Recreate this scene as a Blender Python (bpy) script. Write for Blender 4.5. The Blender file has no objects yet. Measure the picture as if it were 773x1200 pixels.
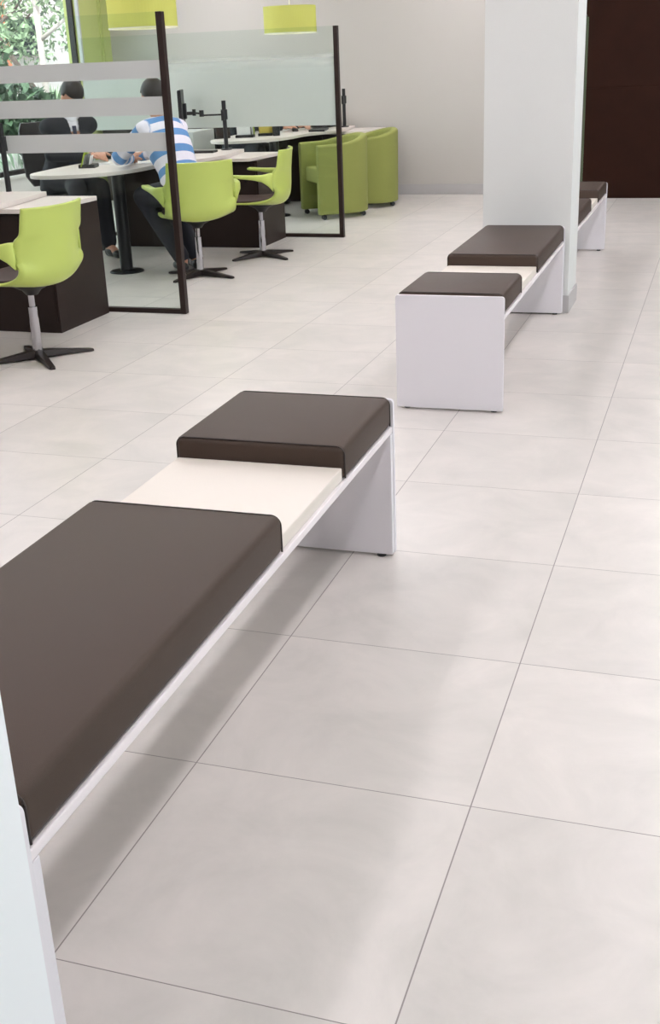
import bpy, bmesh, math, random
from mathutils import Vector, Matrix
random.seed(7)
SC = bpy.context.scene
COL = SC.collection
PI = math.pi

# ------------------------------------------------------------------ materials
def lin(c):
    r = []
    for v in c[:3]:
        v = v / 255.0
        r.append(v / 12.92 if v <= 0.04045 else ((v + 0.055) / 1.055) ** 2.4)
    return (r[0], r[1], r[2], 1.0)

def new_mat(name):
    m = bpy.data.materials.new(name)
    m.use_nodes = True
    nt = m.node_tree
    b = nt.nodes['Principled BSDF']
    return m, nt, b

def mat(name, rgb, rough=0.5, metal=0.0, noise=0.0, nscale=30.0, bump=0.0, bscale=200.0, spec=0.5, emis=0.0, coat=0.0):
    m, nt, b = new_mat(name)
    c = lin(rgb)
    b.inputs['Base Color'].default_value = c
    b.inputs['Roughness'].default_value = rough
    b.inputs['Metallic'].default_value = metal
    b.inputs['Specular IOR Level'].default_value = spec
    b.inputs['Coat Weight'].default_value = coat
    tc = nt.nodes.new('ShaderNodeTexCoord')
    if noise > 0:
        n = nt.nodes.new('ShaderNodeTexNoise')
        n.inputs['Scale'].default_value = nscale
        n.inputs['Detail'].default_value = 4
        nt.links.new(tc.outputs['Object'], n.inputs['Vector'])
        mx = nt.nodes.new('ShaderNodeMix'); mx.data_type = 'RGBA'
        mx.inputs[6].default_value = tuple(v * (1 - noise) for v in c[:3]) + (1,)
        mx.inputs[7].default_value = tuple(min(1, v * (1 + noise)) for v in c[:3]) + (1,)
        nt.links.new(n.outputs['Fac'], mx.inputs[0])
        nt.links.new(mx.outputs[2], b.inputs['Base Color'])
    if bump > 0:
        n2 = nt.nodes.new('ShaderNodeTexNoise')
        n2.inputs['Scale'].default_value = bscale
        n2.inputs['Detail'].default_value = 3
        nt.links.new(tc.outputs['Object'], n2.inputs['Vector'])
        bp = nt.nodes.new('ShaderNodeBump')
        bp.inputs['Strength'].default_value = bump
        bp.inputs['Distance'].default_value = 0.002
        nt.links.new(n2.outputs['Fac'], bp.inputs['Height'])
        nt.links.new(bp.outputs['Normal'], b.inputs['Normal'])
    if emis > 0:
        b.inputs['Emission Color'].default_value = c
        b.inputs['Emission Strength'].default_value = emis
    return m

M = {}
M['white_wall'] = mat('white_wall_paint', (226, 224, 221), 0.7, bump=0.15, bscale=120)
M['far_wall'] = mat('far_wall_paint', (196, 191, 185), 0.7, bump=0.15, bscale=120)
M['pillar'] = mat('pillar_paint', (224, 224, 222), 0.65, bump=0.2, bscale=150)
M['skirt'] = mat('skirting_grey', (188, 184, 184), 0.4)
M['green_wall'] = mat('green_wall_paint', (196, 204, 128), 0.6)
M['brown_panel'] = mat('brown_wall_panel', (44, 22, 14), 0.55, noise=0.25, nscale=5, spec=0.12)
M['laminate'] = mat('white_bench_laminate', (230, 226, 231), 0.38, noise=0.02, nscale=300)
M['table_lam'] = mat('cream_table_laminate', (226, 217, 207), 0.4)
M['edge'] = mat('white_edge_band', (238, 230, 232), 0.3)
M['leather'] = mat('brown_leatherette', (71, 57, 49), 0.5, noise=0.07, nscale=260, bump=0.25, bscale=900, spec=0.25)
M['seam'] = mat('brown_seam', (52, 42, 38), 0.6)
M['black'] = mat('black_plastic', (22, 21, 23), 0.4)
M['black_metal'] = mat('black_metal', (30, 30, 34), 0.32, metal=0.3)
M['dark_brown'] = mat('wenge_laminate', (38, 25, 21), 0.45, noise=0.2, nscale=18, spec=0.3)
M['post'] = mat('wenge_post', (42, 29, 25), 0.45, spec=0.3)
M['desk'] = mat('white_desk_laminate', (226, 217, 210), 0.35)
M['lime'] = mat('lime_plastic', (190, 206, 104), 0.36)
M['pad'] = mat('brown_chair_pad', (62, 44, 37), 0.6, bump=0.2, bscale=600)
M['chrome'] = mat('chrome', (176, 174, 178), 0.08, metal=1.0)
M['chair_base'] = mat('dark_chair_base', (50, 42, 40), 0.35, metal=0.4)
M['sofa'] = mat('olive_green_fabric', (146, 151, 80), 0.85, noise=0.08, nscale=200, bump=0.3, bscale=700)
M['suit'] = mat('navy_suit_cloth', (24, 25, 34), 0.8, bump=0.2, bscale=500)
M['trousers'] = mat('dark_trouser_cloth', (34, 35, 46), 0.85)
M['shirt_white'] = mat('white_shirt', (222, 222, 230), 0.8)
M['tie'] = mat('navy_tie', (30, 34, 62), 0.5)
M['skin'] = mat('skin', (196, 146, 122), 0.55)
M['hair'] = mat('dark_hair', (34, 26, 24), 0.5, noise=0.3, nscale=60, bump=0.6, bscale=150)
M['shoe'] = mat('black_shoe', (18, 17, 18), 0.35)
M['paper'] = mat('white_paper', (236, 234, 232), 0.7)
M['yellow'] = mat('yellow_card', (218, 196, 96), 0.6)
M['grey'] = mat('grey_plastic', (120, 120, 120), 0.5)
M['lgrey'] = mat('light_grey_cabinet', (196, 198, 196), 0.5)
M['lime_dark'] = mat('lime_card', (168, 192, 60), 0.5)
M['red'] = mat('red_plastic', (190, 40, 36), 0.4)
M['frame_dark'] = mat('dark_window_frame', (40, 34, 36), 0.4)
M['ceiling'] = mat('ceiling_white', (238, 236, 232), 0.8)
M['bark'] = mat('bark', (92, 78, 72), 0.9, noise=0.3, nscale=8)
M['pale_bark'] = mat('pale_bark', (190, 176, 172), 0.9, noise=0.2, nscale=8)
M['ext_white'] = mat('white_facade', (236, 232, 232), 0.8)
M['ext_brick'] = mat('orange_brick', (196, 112, 84), 0.85, noise=0.15, nscale=6)
M['ext_glass'] = mat('dark_pane', (50, 58, 66), 0.15)
M['asphalt'] = mat('street', (150, 148, 150), 0.9)
M['grey_awn'] = mat('grey_facade_band', (58, 64, 72), 0.7)

def leaf_mat(name, a, b_):
    m, nt, b = new_mat(name)
    oi = nt.nodes.new('ShaderNodeNewGeometry')
    mx = nt.nodes.new('ShaderNodeMix'); mx.data_type = 'RGBA'
    mx.inputs[6].default_value = lin(a); mx.inputs[7].default_value = lin(b_)
    nt.links.new(oi.outputs['Random Per Island'], mx.inputs[0])
    nt.links.new(mx.outputs[2], b.inputs['Base Color'])
    b.inputs['Roughness'].default_value = 0.5
    return m
M['leaf'] = leaf_mat('tree_leaves', (34, 54, 32), (168, 188, 150))
M['leaf_dark'] = leaf_mat('dark_leaves', (22, 38, 28), (80, 104, 76))
M['blade'] = leaf_mat('pale_blades', (120, 150, 120), (226, 214, 218))

def floor_mat():
    m, nt, b = new_mat('pale_porcelain_tiles')
    N = nt.nodes; L = nt.links
    tc = N.new('ShaderNodeTexCoord'); sp = N.new('ShaderNodeSeparateXYZ')
    L.new(tc.outputs['Object'], sp.inputs[0])
    def math_(op, a, bv=None, c=None):
        n = N.new('ShaderNodeMath'); n.operation = op
        for i, v in enumerate((a, bv, c)):
            if v is None: continue
            if isinstance(v, (int, float)): n.inputs[i].default_value = v
            else: L.new(v, n.inputs[i])
        return n.outputs[0]
    T = 0.6
    gx = math_('DIVIDE', sp.outputs[0], T); gy = math_('DIVIDE', sp.outputs[1], T)
    def dist(g):
        f = math_('FRACT', math_('ADD', g, 0.5))
        return math_('MULTIPLY', math_('ABSOLUTE', math_('SUBTRACT', f, 0.5)), T)
    dx = dist(gx); dy = dist(gy)
    lx = math_('LESS_THAN', dx, 0.0014); ly = math_('LESS_THAN', dy, 0.0011)
    line = math_('MAXIMUM', lx, ly)
    # tile id noise
    cx = math_('FLOOR', gx); cy = math_('FLOOR', gy)
    cmb = N.new('ShaderNodeCombineXYZ'); L.new(cx, cmb.inputs[0]); L.new(cy, cmb.inputs[1])
    wn = N.new('ShaderNodeTexWhiteNoise'); wn.noise_dimensions = '3D'; L.new(cmb.outputs[0], wn.inputs['Vector'])
    # offset noise coordinates by tile
    vm = N.new('ShaderNodeVectorMath'); vm.operation = 'MULTIPLY_ADD'
    L.new(wn.outputs['Color'], vm.inputs[0]); vm.inputs[1].default_value = (9, 9, 9); L.new(tc.outputs['Object'], vm.inputs[2])
    n1 = N.new('ShaderNodeTexNoise'); n1.inputs['Scale'].default_value = 4.0; n1.inputs['Detail'].default_value = 7; n1.inputs['Roughness'].default_value = 0.62
    n1.inputs['Distortion'].default_value = 0.6
    L.new(vm.outputs[0], n1.inputs['Vector'])
    cr = N.new('ShaderNodeValToRGB')
    cr.color_ramp.elements[0].position = 0.3; cr.color_ramp.elements[0].color = lin((204, 199, 194))
    cr.color_ramp.elements[1].position = 0.7; cr.color_ramp.elements[1].color = lin((222, 215, 210))
    L.new(n1.outputs['Fac'], cr.inputs[0])
    br = N.new('ShaderNodeMix'); br.data_type = 'RGBA'; br.blend_type = 'MULTIPLY'
    br.inputs[0].default_value = 1.0
    tv = N.new('ShaderNodeMapRange'); tv.inputs[3].default_value = 0.955; tv.inputs[4].default_value = 1.01
    L.new(wn.outputs['Value'], tv.inputs[0])
    cb = N.new('ShaderNodeCombineColor')
    for i in range(3): L.new(tv.outputs[0], cb.inputs[i])
    L.new(cr.outputs[0], br.inputs[6]); L.new(cb.outputs[0], br.inputs[7])
    mx = N.new('ShaderNodeMix'); mx.data_type = 'RGBA'
    L.new(line, mx.inputs[0]); L.new(br.outputs[2], mx.inputs[6]); mx.inputs[7].default_value = lin((142, 134, 132))
    L.new(mx.outputs[2], b.inputs['Base Color'])
    rr = N.new('ShaderNodeMapRange'); rr.inputs[3].default_value = 0.26; rr.inputs[4].default_value = 0.42
    L.new(n1.outputs['Fac'], rr.inputs[0]); L.new(rr.outputs[0], b.inputs['Roughness'])
    b.inputs['Specular IOR Level'].default_value = 0.45
    bp = N.new('ShaderNodeBump'); bp.inputs['Strength'].default_value = 0.4; bp.inputs['Distance'].default_value = 0.001; bp.invert = True
    L.new(line, bp.inputs['Height']); L.new(bp.outputs['Normal'], b.inputs['Normal'])
    return m
M['floor'] = floor_mat()

def glass_mat(name, tint, refl=0.06):
    m = bpy.data.materials.new(name); m.use_nodes = True
    nt = m.node_tree; nt.nodes.clear()
    o = nt.nodes.new('ShaderNodeOutputMaterial')
    t = nt.nodes.new('ShaderNodeBsdfTransparent'); t.inputs[0].default_value = lin(tint)
    g = nt.nodes.new('ShaderNodeBsdfGlossy'); g.inputs['Roughness'].default_value = 0.02
    g.inputs[0].default_value = (0.9, 1, 0.95, 1)
    lw = nt.nodes.new('ShaderNodeLayerWeight'); lw.inputs[0].default_value = 0.5
    pw = nt.nodes.new('ShaderNodeMath'); pw.operation = 'POWER'; pw.inputs[1].default_value = 4.0; nt.links.new(lw.outputs['Facing'], pw.inputs[0])
    fr = nt.nodes.new('ShaderNodeMath'); fr.operation = 'MULTIPLY_ADD'; fr.inputs[1].default_value = 0.5; fr.inputs[2].default_value = refl * 0.5
    nt.links.new(pw.outputs[0], fr.inputs[0])
    mx = nt.nodes.new('ShaderNodeMixShader')
    nt.links.new(fr.outputs[0], mx.inputs[0]); nt.links.new(t.outputs[0], mx.inputs[1]); nt.links.new(g.outputs[0], mx.inputs[2])
    nt.links.new(mx.outputs[0], o.inputs[0])
    return m
M['glass'] = glass_mat('partition_glass', (246, 250, 248), 0.022)
M['win_glass'] = glass_mat('window_glass', (252, 254, 253), 0.03)
M['glass_edge'] = mat('green_glass_edge', (96, 108, 84), 0.2)

def frost_mat(name, rgb, cover=1.0, fade=None):
    """white film: diffuse + translucent; fade=(z0,z1): film thins out between these heights of the object"""
    m = bpy.data.materials.new(name); m.use_nodes = True
    nt = m.node_tree; nt.nodes.clear(); L = nt.links
    o = nt.nodes.new('ShaderNodeOutputMaterial')
    d = nt.nodes.new('ShaderNodeBsdfDiffuse'); d.inputs[0].default_value = lin(rgb)
    t = nt.nodes.new('ShaderNodeBsdfTranslucent'); t.inputs[0].default_value = lin(rgb)
    a = nt.nodes.new('ShaderNodeMixShader'); a.inputs[0].default_value = 0.45
    L.new(d.outputs[0], a.inputs[1]); L.new(t.outputs[0], a.inputs[2])
    tr = nt.nodes.new('ShaderNodeBsdfTransparent')
    mx = nt.nodes.new('ShaderNodeMixShader'); mx.inputs[0].default_value = cover
    L.new(tr.outputs[0], mx.inputs[1]); L.new(a.outputs[0], mx.inputs[2]); L.new(mx.outputs[0], o.inputs[0])
    if fade:
        tc = nt.nodes.new('ShaderNodeTexCoord'); sp = nt.nodes.new('ShaderNodeSeparateXYZ'); L.new(tc.outputs['Object'], sp.inputs[0])
        mr = nt.nodes.new('ShaderNodeMapRange'); L.new(sp.outputs[2], mr.inputs[0])
        mr.inputs[1].default_value = fade[0]; mr.inputs[2].default_value = fade[1]
        mr.inputs[3].default_value = cover; mr.inputs[4].default_value = 0.12
        L.new(mr.outputs[0], mx.inputs[0])
    return m
M['frost'] = frost_mat('frosted_film', (216, 216, 215), 0.97)
M['frost_wide'] = frost_mat('frosted_film_wide', (226, 232, 228), 0.95, fade=(1.33, 1.43))
M['shade'] = None
def shade_mat():
    m = bpy.data.materials.new('lime_lamp_fabric'); m.use_nodes = True
    nt = m.node_tree; nt.nodes.clear(); L = nt.links
    o = nt.nodes.new('ShaderNodeOutputMaterial')
    d = nt.nodes.new('ShaderNodeBsdfDiffuse'); d.inputs[0].default_value = lin((210, 213, 140))
    t = nt.nodes.new('ShaderNodeBsdfTranslucent'); t.inputs[0].default_value = lin((228, 230, 160))
    a = nt.nodes.new('ShaderNodeMixShader'); a.inputs[0].default_value = 0.5
    L.new(d.outputs[0], a.inputs[1]); L.new(t.outputs[0], a.inputs[2]); L.new(a.outputs[0], o.inputs[0])
    return m
M['shade'] = shade_mat()
M['rim'] = mat('white_lamp_rim', (238, 236, 220), 0.5)
def emit_mat(name, rgb, s):
    m, nt, b = new_mat(name)
    b.inputs['Base Color'].default_value = lin(rgb)
    b.inputs['Emission Color'].default_value = lin(rgb)
    b.inputs['Emission Strength'].default_value = s
    return m
M['bulb'] = emit_mat('lamp_bulb', (255, 240, 205), 14.0)
M['panel_light'] = emit_mat('luminaire_diffuser', (251, 247, 252), 20.0)

def stripe_mat():
    m, nt, b = new_mat('blue_white_striped_jersey')
    N = nt.nodes; L = nt.links
    at = N.new('ShaderNodeAttribute'); at.attribute_name = 'band'
    mm = N.new('ShaderNodeMath'); mm.operation = 'FRACT'
    dv = N.new('ShaderNodeMath'); dv.operation = 'DIVIDE'; dv.inputs[1].default_value = 0.125
    L.new(at.outputs['Fac'], dv.inputs[0]); L.new(dv.outputs[0], mm.inputs[0])
    lt = N.new('ShaderNodeMath'); lt.operation = 'LESS_THAN'; lt.inputs[1].default_value = 0.46
    L.new(mm.outputs[0], lt.inputs[0])
    mx = N.new('ShaderNodeMix'); mx.data_type = 'RGBA'
    mx.inputs[6].default_value = lin((228, 224, 234)); mx.inputs[7].default_value = lin((98, 144, 196))
    L.new(lt.outputs[0], mx.inputs[0]); L.new(mx.outputs[2], b.inputs['Base Color'])
    b.inputs['Roughness'].default_value = 0.85
    return m
M['stripe'] = stripe_mat()

# ------------------------------------------------------------------ helpers
def obj(name, bm, m, parent=None, smooth=False, bevel=0.0, seg=2, angle=35):
    me = bpy.data.meshes.new(name)
    bmesh.ops.recalc_face_normals(bm, faces=bm.faces)
    bm.to_mesh(me); bm.free()
    ms = m if isinstance(m, (list, tuple)) else [m]
    for x in ms: me.materials.append(x)
    o = bpy.data.objects.new(name, me)
    COL.objects.link(o)
    if parent: o.parent = parent
    if smooth:
        for p in me.polygons: p.use_smooth = True
    if bevel > 0:
        md = o.modifiers.new('bevel', 'BEVEL'); md.width = bevel; md.segments = seg; md.limit_method = 'ANGLE'; md.angle_limit = math.radians(30)
        md.harden_normals = False
        for p in me.polygons: p.use_smooth = True
        mw = o.modifiers.new('wn', 'WEIGHTED_NORMAL')
    return o

def tag(o, label=None, cat=None, group=None, kind=None):
    if label: o['label'] = label
    if cat: o['category'] = cat
    if group: o['group'] = group
    if kind: o['kind'] = kind
    return o

def empty(name, loc=(0, 0, 0), rz=0.0, label=None, cat=None, group=None, kind=None):
    o = bpy.data.objects.new(name, None); COL.objects.link(o)
    o.location = loc; o.rotation_euler = (0, 0, rz); o.empty_display_size = 0.1
    return tag(o, label, cat, group, kind)

def copy_tree(o, parent=None):
    c = o.copy(); COL.objects.link(c); c.parent = parent
    for ch in list(o.children): copy_tree(ch, c)
    return c

def box(bm, x0, x1, y0, y1, z0, z1, mi=0):
    vs = [bm.verts.new(p) for p in [(x0,y0,z0),(x1,y0,z0),(x1,y1,z0),(x0,y1,z0),(x0,y0,z1),(x1,y0,z1),(x1,y1,z1),(x0,y1,z1)]]
    for f in [(0,3,2,1),(4,5,6,7),(0,1,5,4),(1,2,6,5),(2,3,7,6),(3,0,4,7)]:
        fc = bm.faces.new([vs[i] for i in f]); fc.material_index = mi
    return vs

def BX(*a, mi=0):
    bm = bmesh.new(); box(bm, *a, mi=mi); return bm

def basis(d):
    d = Vector(d).normalized()
    a = Vector((0, 0, 1)) if abs(d.z) < 0.95 else Vector((1, 0, 0))
    x = d.cross(a).normalized(); y = x.cross(d).normalized()
    return x, y, d

def tube(bm, a, b, ra, rb=None, n=20, caps=True, mi=0):
    rb = ra if rb is None else rb
    a = Vector(a); b = Vector(b); x, y, d = basis(b - a)
    R = []
    for p, r in ((a, ra), (b, rb)):
        R.append([bm.verts.new(p + x * (r * math.cos(2*PI*i/n)) + y * (r * math.sin(2*PI*i/n))) for i in range(n)])
    for i in range(n):
        f = bm.faces.new([R[0][i], R[0][(i+1) % n], R[1][(i+1) % n], R[1][i]]); f.material_index = mi
    if caps:
        bm.faces.new(R[0][::-1]).material_index = mi; bm.faces.new(R[1]).material_index = mi

def TB(*a, **k):
    bm = bmesh.new(); tube(bm, *a, **k); return bm

def lathe(bm, prof, c=(0, 0), n=32):
    rings = []
    for r, z in prof:
        if r < 1e-5: rings.append([bm.verts.new((c[0], c[1], z))])
        else: rings.append([bm.verts.new((c[0] + r*math.cos(2*PI*i/n), c[1] + r*math.sin(2*PI*i/n), z)) for i in range(n)])
    for A, B in zip(rings, rings[1:]):
        for i in range(n):
            q = [A[i % len(A)], A[(i+1) % len(A)], B[(i+1) % len(B)], B[i % len(B)]]
            u = []
            for v in q:
                if v not in u: u.append(v)
            if len(u) > 2:
                try: bm.faces.new(u)
                except ValueError: pass

def prism(bm, pts, z0, z1, mi=0):
    lo = [bm.verts.new((x, y, z0)) for x, y in pts]; hi = [bm.verts.new((x, y, z1)) for x, y in pts]
    bm.faces.new(lo[::-1]).material_index = mi; bm.faces.new(hi).material_index = mi
    n = len(pts)
    for i in range(n):
        bm.faces.new([lo[i], lo[(i+1) % n], hi[(i+1) % n], hi[i]]).material_index = mi

def smooth_poly(pts, n=6):
    """Catmull-Rom through closed list of points; a point given as (x,y,'c') stays a corner"""
    out = []
    N = len(pts)
    for i in range(N):
        p0, p1, p2, p3 = pts[i-1], pts[i], pts[(i+1) % N], pts[(i+2) % N]
        if len(p1) > 2: p0 = p1
        if len(p2) > 2: p3 = p2
        for k in range(n):
            t = k / n
            q = []
            for a in (0, 1):
                q.append(0.5*((2*p1[a]) + (-p0[a]+p2[a])*t + (2*p0[a]-5*p1[a]+4*p2[a]-p3[a])*t*t + (-p0[a]+3*p1[a]-3*p2[a]+p3[a])*t**3))
            out.append(tuple(q))
            if len(p1) > 2 and len(p2) > 2: break
    return out

def struct(name, bm, m, parent=None, **k):
    o = obj(name, bm, m, parent, **k)
    if not parent: o['kind'] = 'structure'
    return o

# ------------------------------------------------------------------ room shell
X0, X1, Y0, Y1, H = -5.03, 6.6, -3.6, 11.1, 2.8
struct('floor', BX(X0 - .15, X1 + .15, Y0 - .15, Y1 + .15, -0.1, 0.0), M['floor'])
struct('ceiling', BX(X0 - .35, X1 + .15, Y0 - .15, Y1 + .35, H, H + .15), M['ceiling'])
struct('wall_far', BX(X0 - .15, X1 + .15, Y1, Y1 + .15, 0, H), M['far_wall'])
bm = bmesh.new()
box(bm, X1, X1 + .15, Y0, Y1, 0, .41); box(bm, X1, X1 + .15, Y0, Y1, 2.65, H); box(bm, X1, X1 + .15, Y0, -1.6, .41, 2.65); box(bm, X1, X1 + .15, 7.4, Y1, .41, 2.65)
struct('wall_right', bm, M['white_wall'])
struct('wall_back', BX(X0 - .15, X1 + .15, Y0 - .15, Y0, 0, H), M['white_wall'])
# left wall: parapet under the glazing, green stretch at the far corner
bm = bmesh.new(); box(bm, X0 - .15, X0, Y0, 10.41, 0, 0.41); box(bm, X0 - .15, X0, Y0, 10.41, 2.65, H); box(bm, X0 - .15, X0, Y0, 5.95, .41, 2.65)
struct('wall_left', bm, M['white_wall'])
bm = bmesh.new(); box(bm, X0 - .15, X0, 10.41, Y1, 0, H); box(bm, X0, X0 + .012, 10.86, 10.875, 0, H); box(bm, X0, X0 + .012, 10.92, 10.935, 0, H)
struct('wall_left_green', bm, M['green_wall'])
# windows; the right-wall ones are unseen, added to light faces turned right
sill = None
panes = [(X0, 5.95, 8.2, 0), (X0, 8.2, 10.41, 0), (X1, -1.6, .65, PI), (X1, .65, 2.9, PI), (X1, 2.9, 5.15, PI), (X1, 5.15, 7.4, PI)]
for i, (xw, a, b, rz) in enumerate(panes):
    w = empty('window_%d' % (i + 1), (xw, (a+b)/2, 0.44), rz, kind='structure')
    bm = bmesh.new()
    l, r = a - (a+b)/2, b - (a+b)/2
    for (p, q_, z0, z1) in ((l, l + .03, 0, 2.21), (r - .03, r, 0, 2.21), (l, r, 0, .045), (l, r, 2.165, 2.21)):
        box(bm, -.10, -.04, p, q_, z0, z1)
    obj('window_frame', bm, M['frame_dark'], w)
    obj('window_pane', BX(-.075, -.069, l + .03, r - .03, .045, 2.165), M['win_glass'], w)
    obj('window_sill', BX(-.14, .02, l, r, -.03, 0), M['white_wall'], w, bevel=.004)
struct('trim_1', BX(X0 - .004, X0 + .03, 10.385, 10.415, 0.41, 2.65), M['lgrey'])
struct('baseboard_far', BX(X0, 0.2, Y1 - .014, Y1, 0, .105), M['skirt'], bevel=.003)
struct('baseboard_right', BX(X1 - .014, X1, Y0, 10.68, 0, .105), M['skirt'], bevel=.003)
# dark brown panelled wall, right of the pillar
bm = bmesh.new()
for k, (a, b) in enumerate(((0.22, 1.34), (1.345, 2.46), (2.465, 3.6), (3.605, 4.75), (4.755, 5.9), (5.905, X1))):
    box(bm, a, b, 10.70, Y1, 0.012, 1.03); box(bm, a, b, 10.70, Y1, 1.033, H)
box(bm, 0.225, X1, 10.71, Y1, 0, H - .001)
struct('wall_brown', bm, M['brown_panel'])

# pillars
def pillar(name, x0, x1, y0, y1):
    w = empty(name, ((x0+x1)/2, (y0+y1)/2, 0), kind='structure')
    hx, hy = (x1-x0)/2, (y1-y0)/2
    obj('shaft', BX(-hx, hx, -hy, hy, 0, H), M['pillar'], w)
    return w, hx, hy
w, hx, hy = pillar('wall_pillar_middle', .306, .795, 5.285, 5.655)
bm = bmesh.new()
box(bm, -hx - .008, hx + .008, -hy - .008, -hy, 0, .10); box(bm, hx, hx + .008, -hy, hy, 0, .10); box(bm, -hx - .008, hx + .008, hy, hy + .008, 0, .10); box(bm, -hx - .008, -hx, -hy, hy, 0, .10)
obj('skirting', bm, M['skirt'], w)
w, hx, hy = pillar('wall_pillar_near', .25, .767, -.80, -.236)
w.children[0].data.materials[0] = mat('bright_white_paint', (244, 247, 250), 0.5)

# ------------------------------------------------------------------ benches
def rounded_box_bm(x0, x1, y0, y1, z0, z1, r, n=4):
    bm = BX(x0, x1, y0, y1, z0, z1)
    bmesh.ops.bevel(bm, geom=list(bm.edges), offset=r, segments=n, profile=0.5, affect='EDGES')
    return bm

def cushion(parent, y0, y1, zt, zb, W):
    hw = W/2 - .006
    bm = rounded_box_bm(-hw, hw, y0, y1, zb, zt, .016, 4)
    # slight crown on the top
    o = obj('cushion', bm, M['leather'], parent, smooth=True)
    # seam running around both end faces
    for ye, s in ((y0, -1), (y1, 1)):
        bm = bmesh.new()
        yy = ye - s * .0075
        pts = []
        r = .022
        X, Za, Zb = hw - .001, zt - .001, zb + .004
        seq = [(-X, Zb)]
        for k in range(7):
            a = PI - k*PI/12; seq.append((-X + r + r*math.cos(a), Za - r + r*math.sin(a)))
        for k in range(7):
            a = PI/2 - k*PI/12; seq.append((X - r + r*math.cos(a), Za - r + r*math.sin(a)))
        seq.append((X, Zb))
        for p, q_ in zip(seq, seq[1:]):
            tube(bm, (p[0], yy, p[1]), (q_[0], yy, q_[1]), .0022, n=6)
        obj('seam', bm, M['seam'], o, smooth=True)
    return o

def bench(x, y, rz, L, segs, label, W=0.452):
    """local origin at middle of near end on the floor, bench runs along +y"""
    r = empty('waiting_bench', (x, y, 0), rz, label, 'bench', 'brown and white waiting benches')
    hw = W/2
    zb, zt, top = .386, .405, .485
    t = .014; lg = .022
    for y0, y1 in ((0, t), (L - t, L)):
        bm = bmesh.new()
        # panel with rounded upper corners
        rr = .012; prof = [(-hw, .008), (hw, .008)]
        for k in range(5):
            a = k*PI/8; prof.append((hw - rr + rr*math.cos(a), top - rr + rr*math.sin(a)))
        for k in range(5):
            a = PI/2 + k*PI/8; prof.append((-hw + rr + rr*math.cos(a), top - rr + rr*math.sin(a)))
        A = [bm.verts.new((p[0], y0, p[1])) for p in prof]; B = [bm.verts.new((p[0], y1, p[1])) for p in prof]
        bm.faces.new(A); bm.faces.new(B[::-1]); n = len(prof)
        for i in range(n): bm.faces.new([A[i], B[i], B[(i+1) % n], A[(i+1) % n]])
        obj('end_panel', bm, M['laminate'], r, bevel=.0012, seg=1)
    for y0, y1 in ((t, t + lg), (L - t - lg, L - t)):
        obj('leg', BX(-hw + .003, hw - .003, y0, y1, .008, zb - .0015), M['laminate'], r, bevel=.002)
    obj('seat_plank', BX(-hw + .003, hw - .003, t, L - t, zb, zt), M['edge'], r, bevel=.003)
    for yy in (t + .012, L - t - .012):
        for xx in (-hw + .04, hw - .04):
            obj('glide_foot', TB((xx, yy, 0), (xx, yy, .008), .014, n=14), M['black'], r)
    for kind, a, b in segs:
        if kind == 'c': cushion(r, a, b, top + .008, zt, W)
        else: obj('table_top', BX(-hw + .012, hw - .012, a, b, zt, zt + .034), M['table_lam'], r, bevel=.003)
    return r
b1 = bench(.7515 - .238, -.222, math.radians(.62), 2.005, [('c', .018, 1.064), ('t', 1.066, 1.524), ('c', 1.526, 1.987)],
      'white bench nearest the viewer, long brown cushion cut by the left edge', W=.476)
b2 = bench(.7855 - .226, 3.272, math.radians(.4), 1.99, [('c', .018, .492), ('t', .494, .975), ('c', .977, 1.972)],
      'white bench before the middle pillar, with its square end panel facing the viewer')
b3 = bench(.786 - .226, 5.668, 0, 1.85, [('c', .018, .83), ('t', .832, 1.285), ('c', 1.287, 1.834)],
      'farthest white bench, half hidden behind the middle pillar')

# ------------------------------------------------------------------ glass partitions
def partition(xr, y, xl, h, bands, frostmat, label, rail_from):
    r = empty('glass_partition', (xr, y, 0), 0, label, 'glass screen', 'glass screens between the desks')
    wl = xl - xr
    obj('glass_pane', BX(wl, -.035, -.005, .005, .028, h), M['glass'], r)
    obj('post', BX(-.036, 0, -.022, .022, 0, h), M['post'], r, bevel=.003)
    obj('bottom_rail', BX(wl, -.036, -.018, .018, 0, .028), M['post'], r, bevel=.002)
    for z0, z1 in bands:
        obj('frosted_band', BX(wl, -.036, -.0068, -.0056, z0, z1), frostmat, r)
    return r
partition(-1.425, 4.965, -4.4, 1.675, [(1.333, 1.428), (1.137, 1.236), (.94, 1.042)], M['frost'],
          'glass screen with three frosted stripes and a dark post, in front of the striped shirt', 0)
partition(-1.393, 8.03, -3.69, 1.635, [(.893, 1.44)], M['frost_wide'],
          'glass screen with one wide frosted band, its dark post before the green armchairs', 0)
r = partition(.424, 9.0, -.28, 1.65, [(.893, 1.44)], M['frost_wide'],
          'glass screen seen edge-on as a thin dark line right of the middle pillar', 0)
obj('glass_edge', BX(.0, .016, -.006, .006, .02, 1.63), M['glass_edge'], r)

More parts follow.
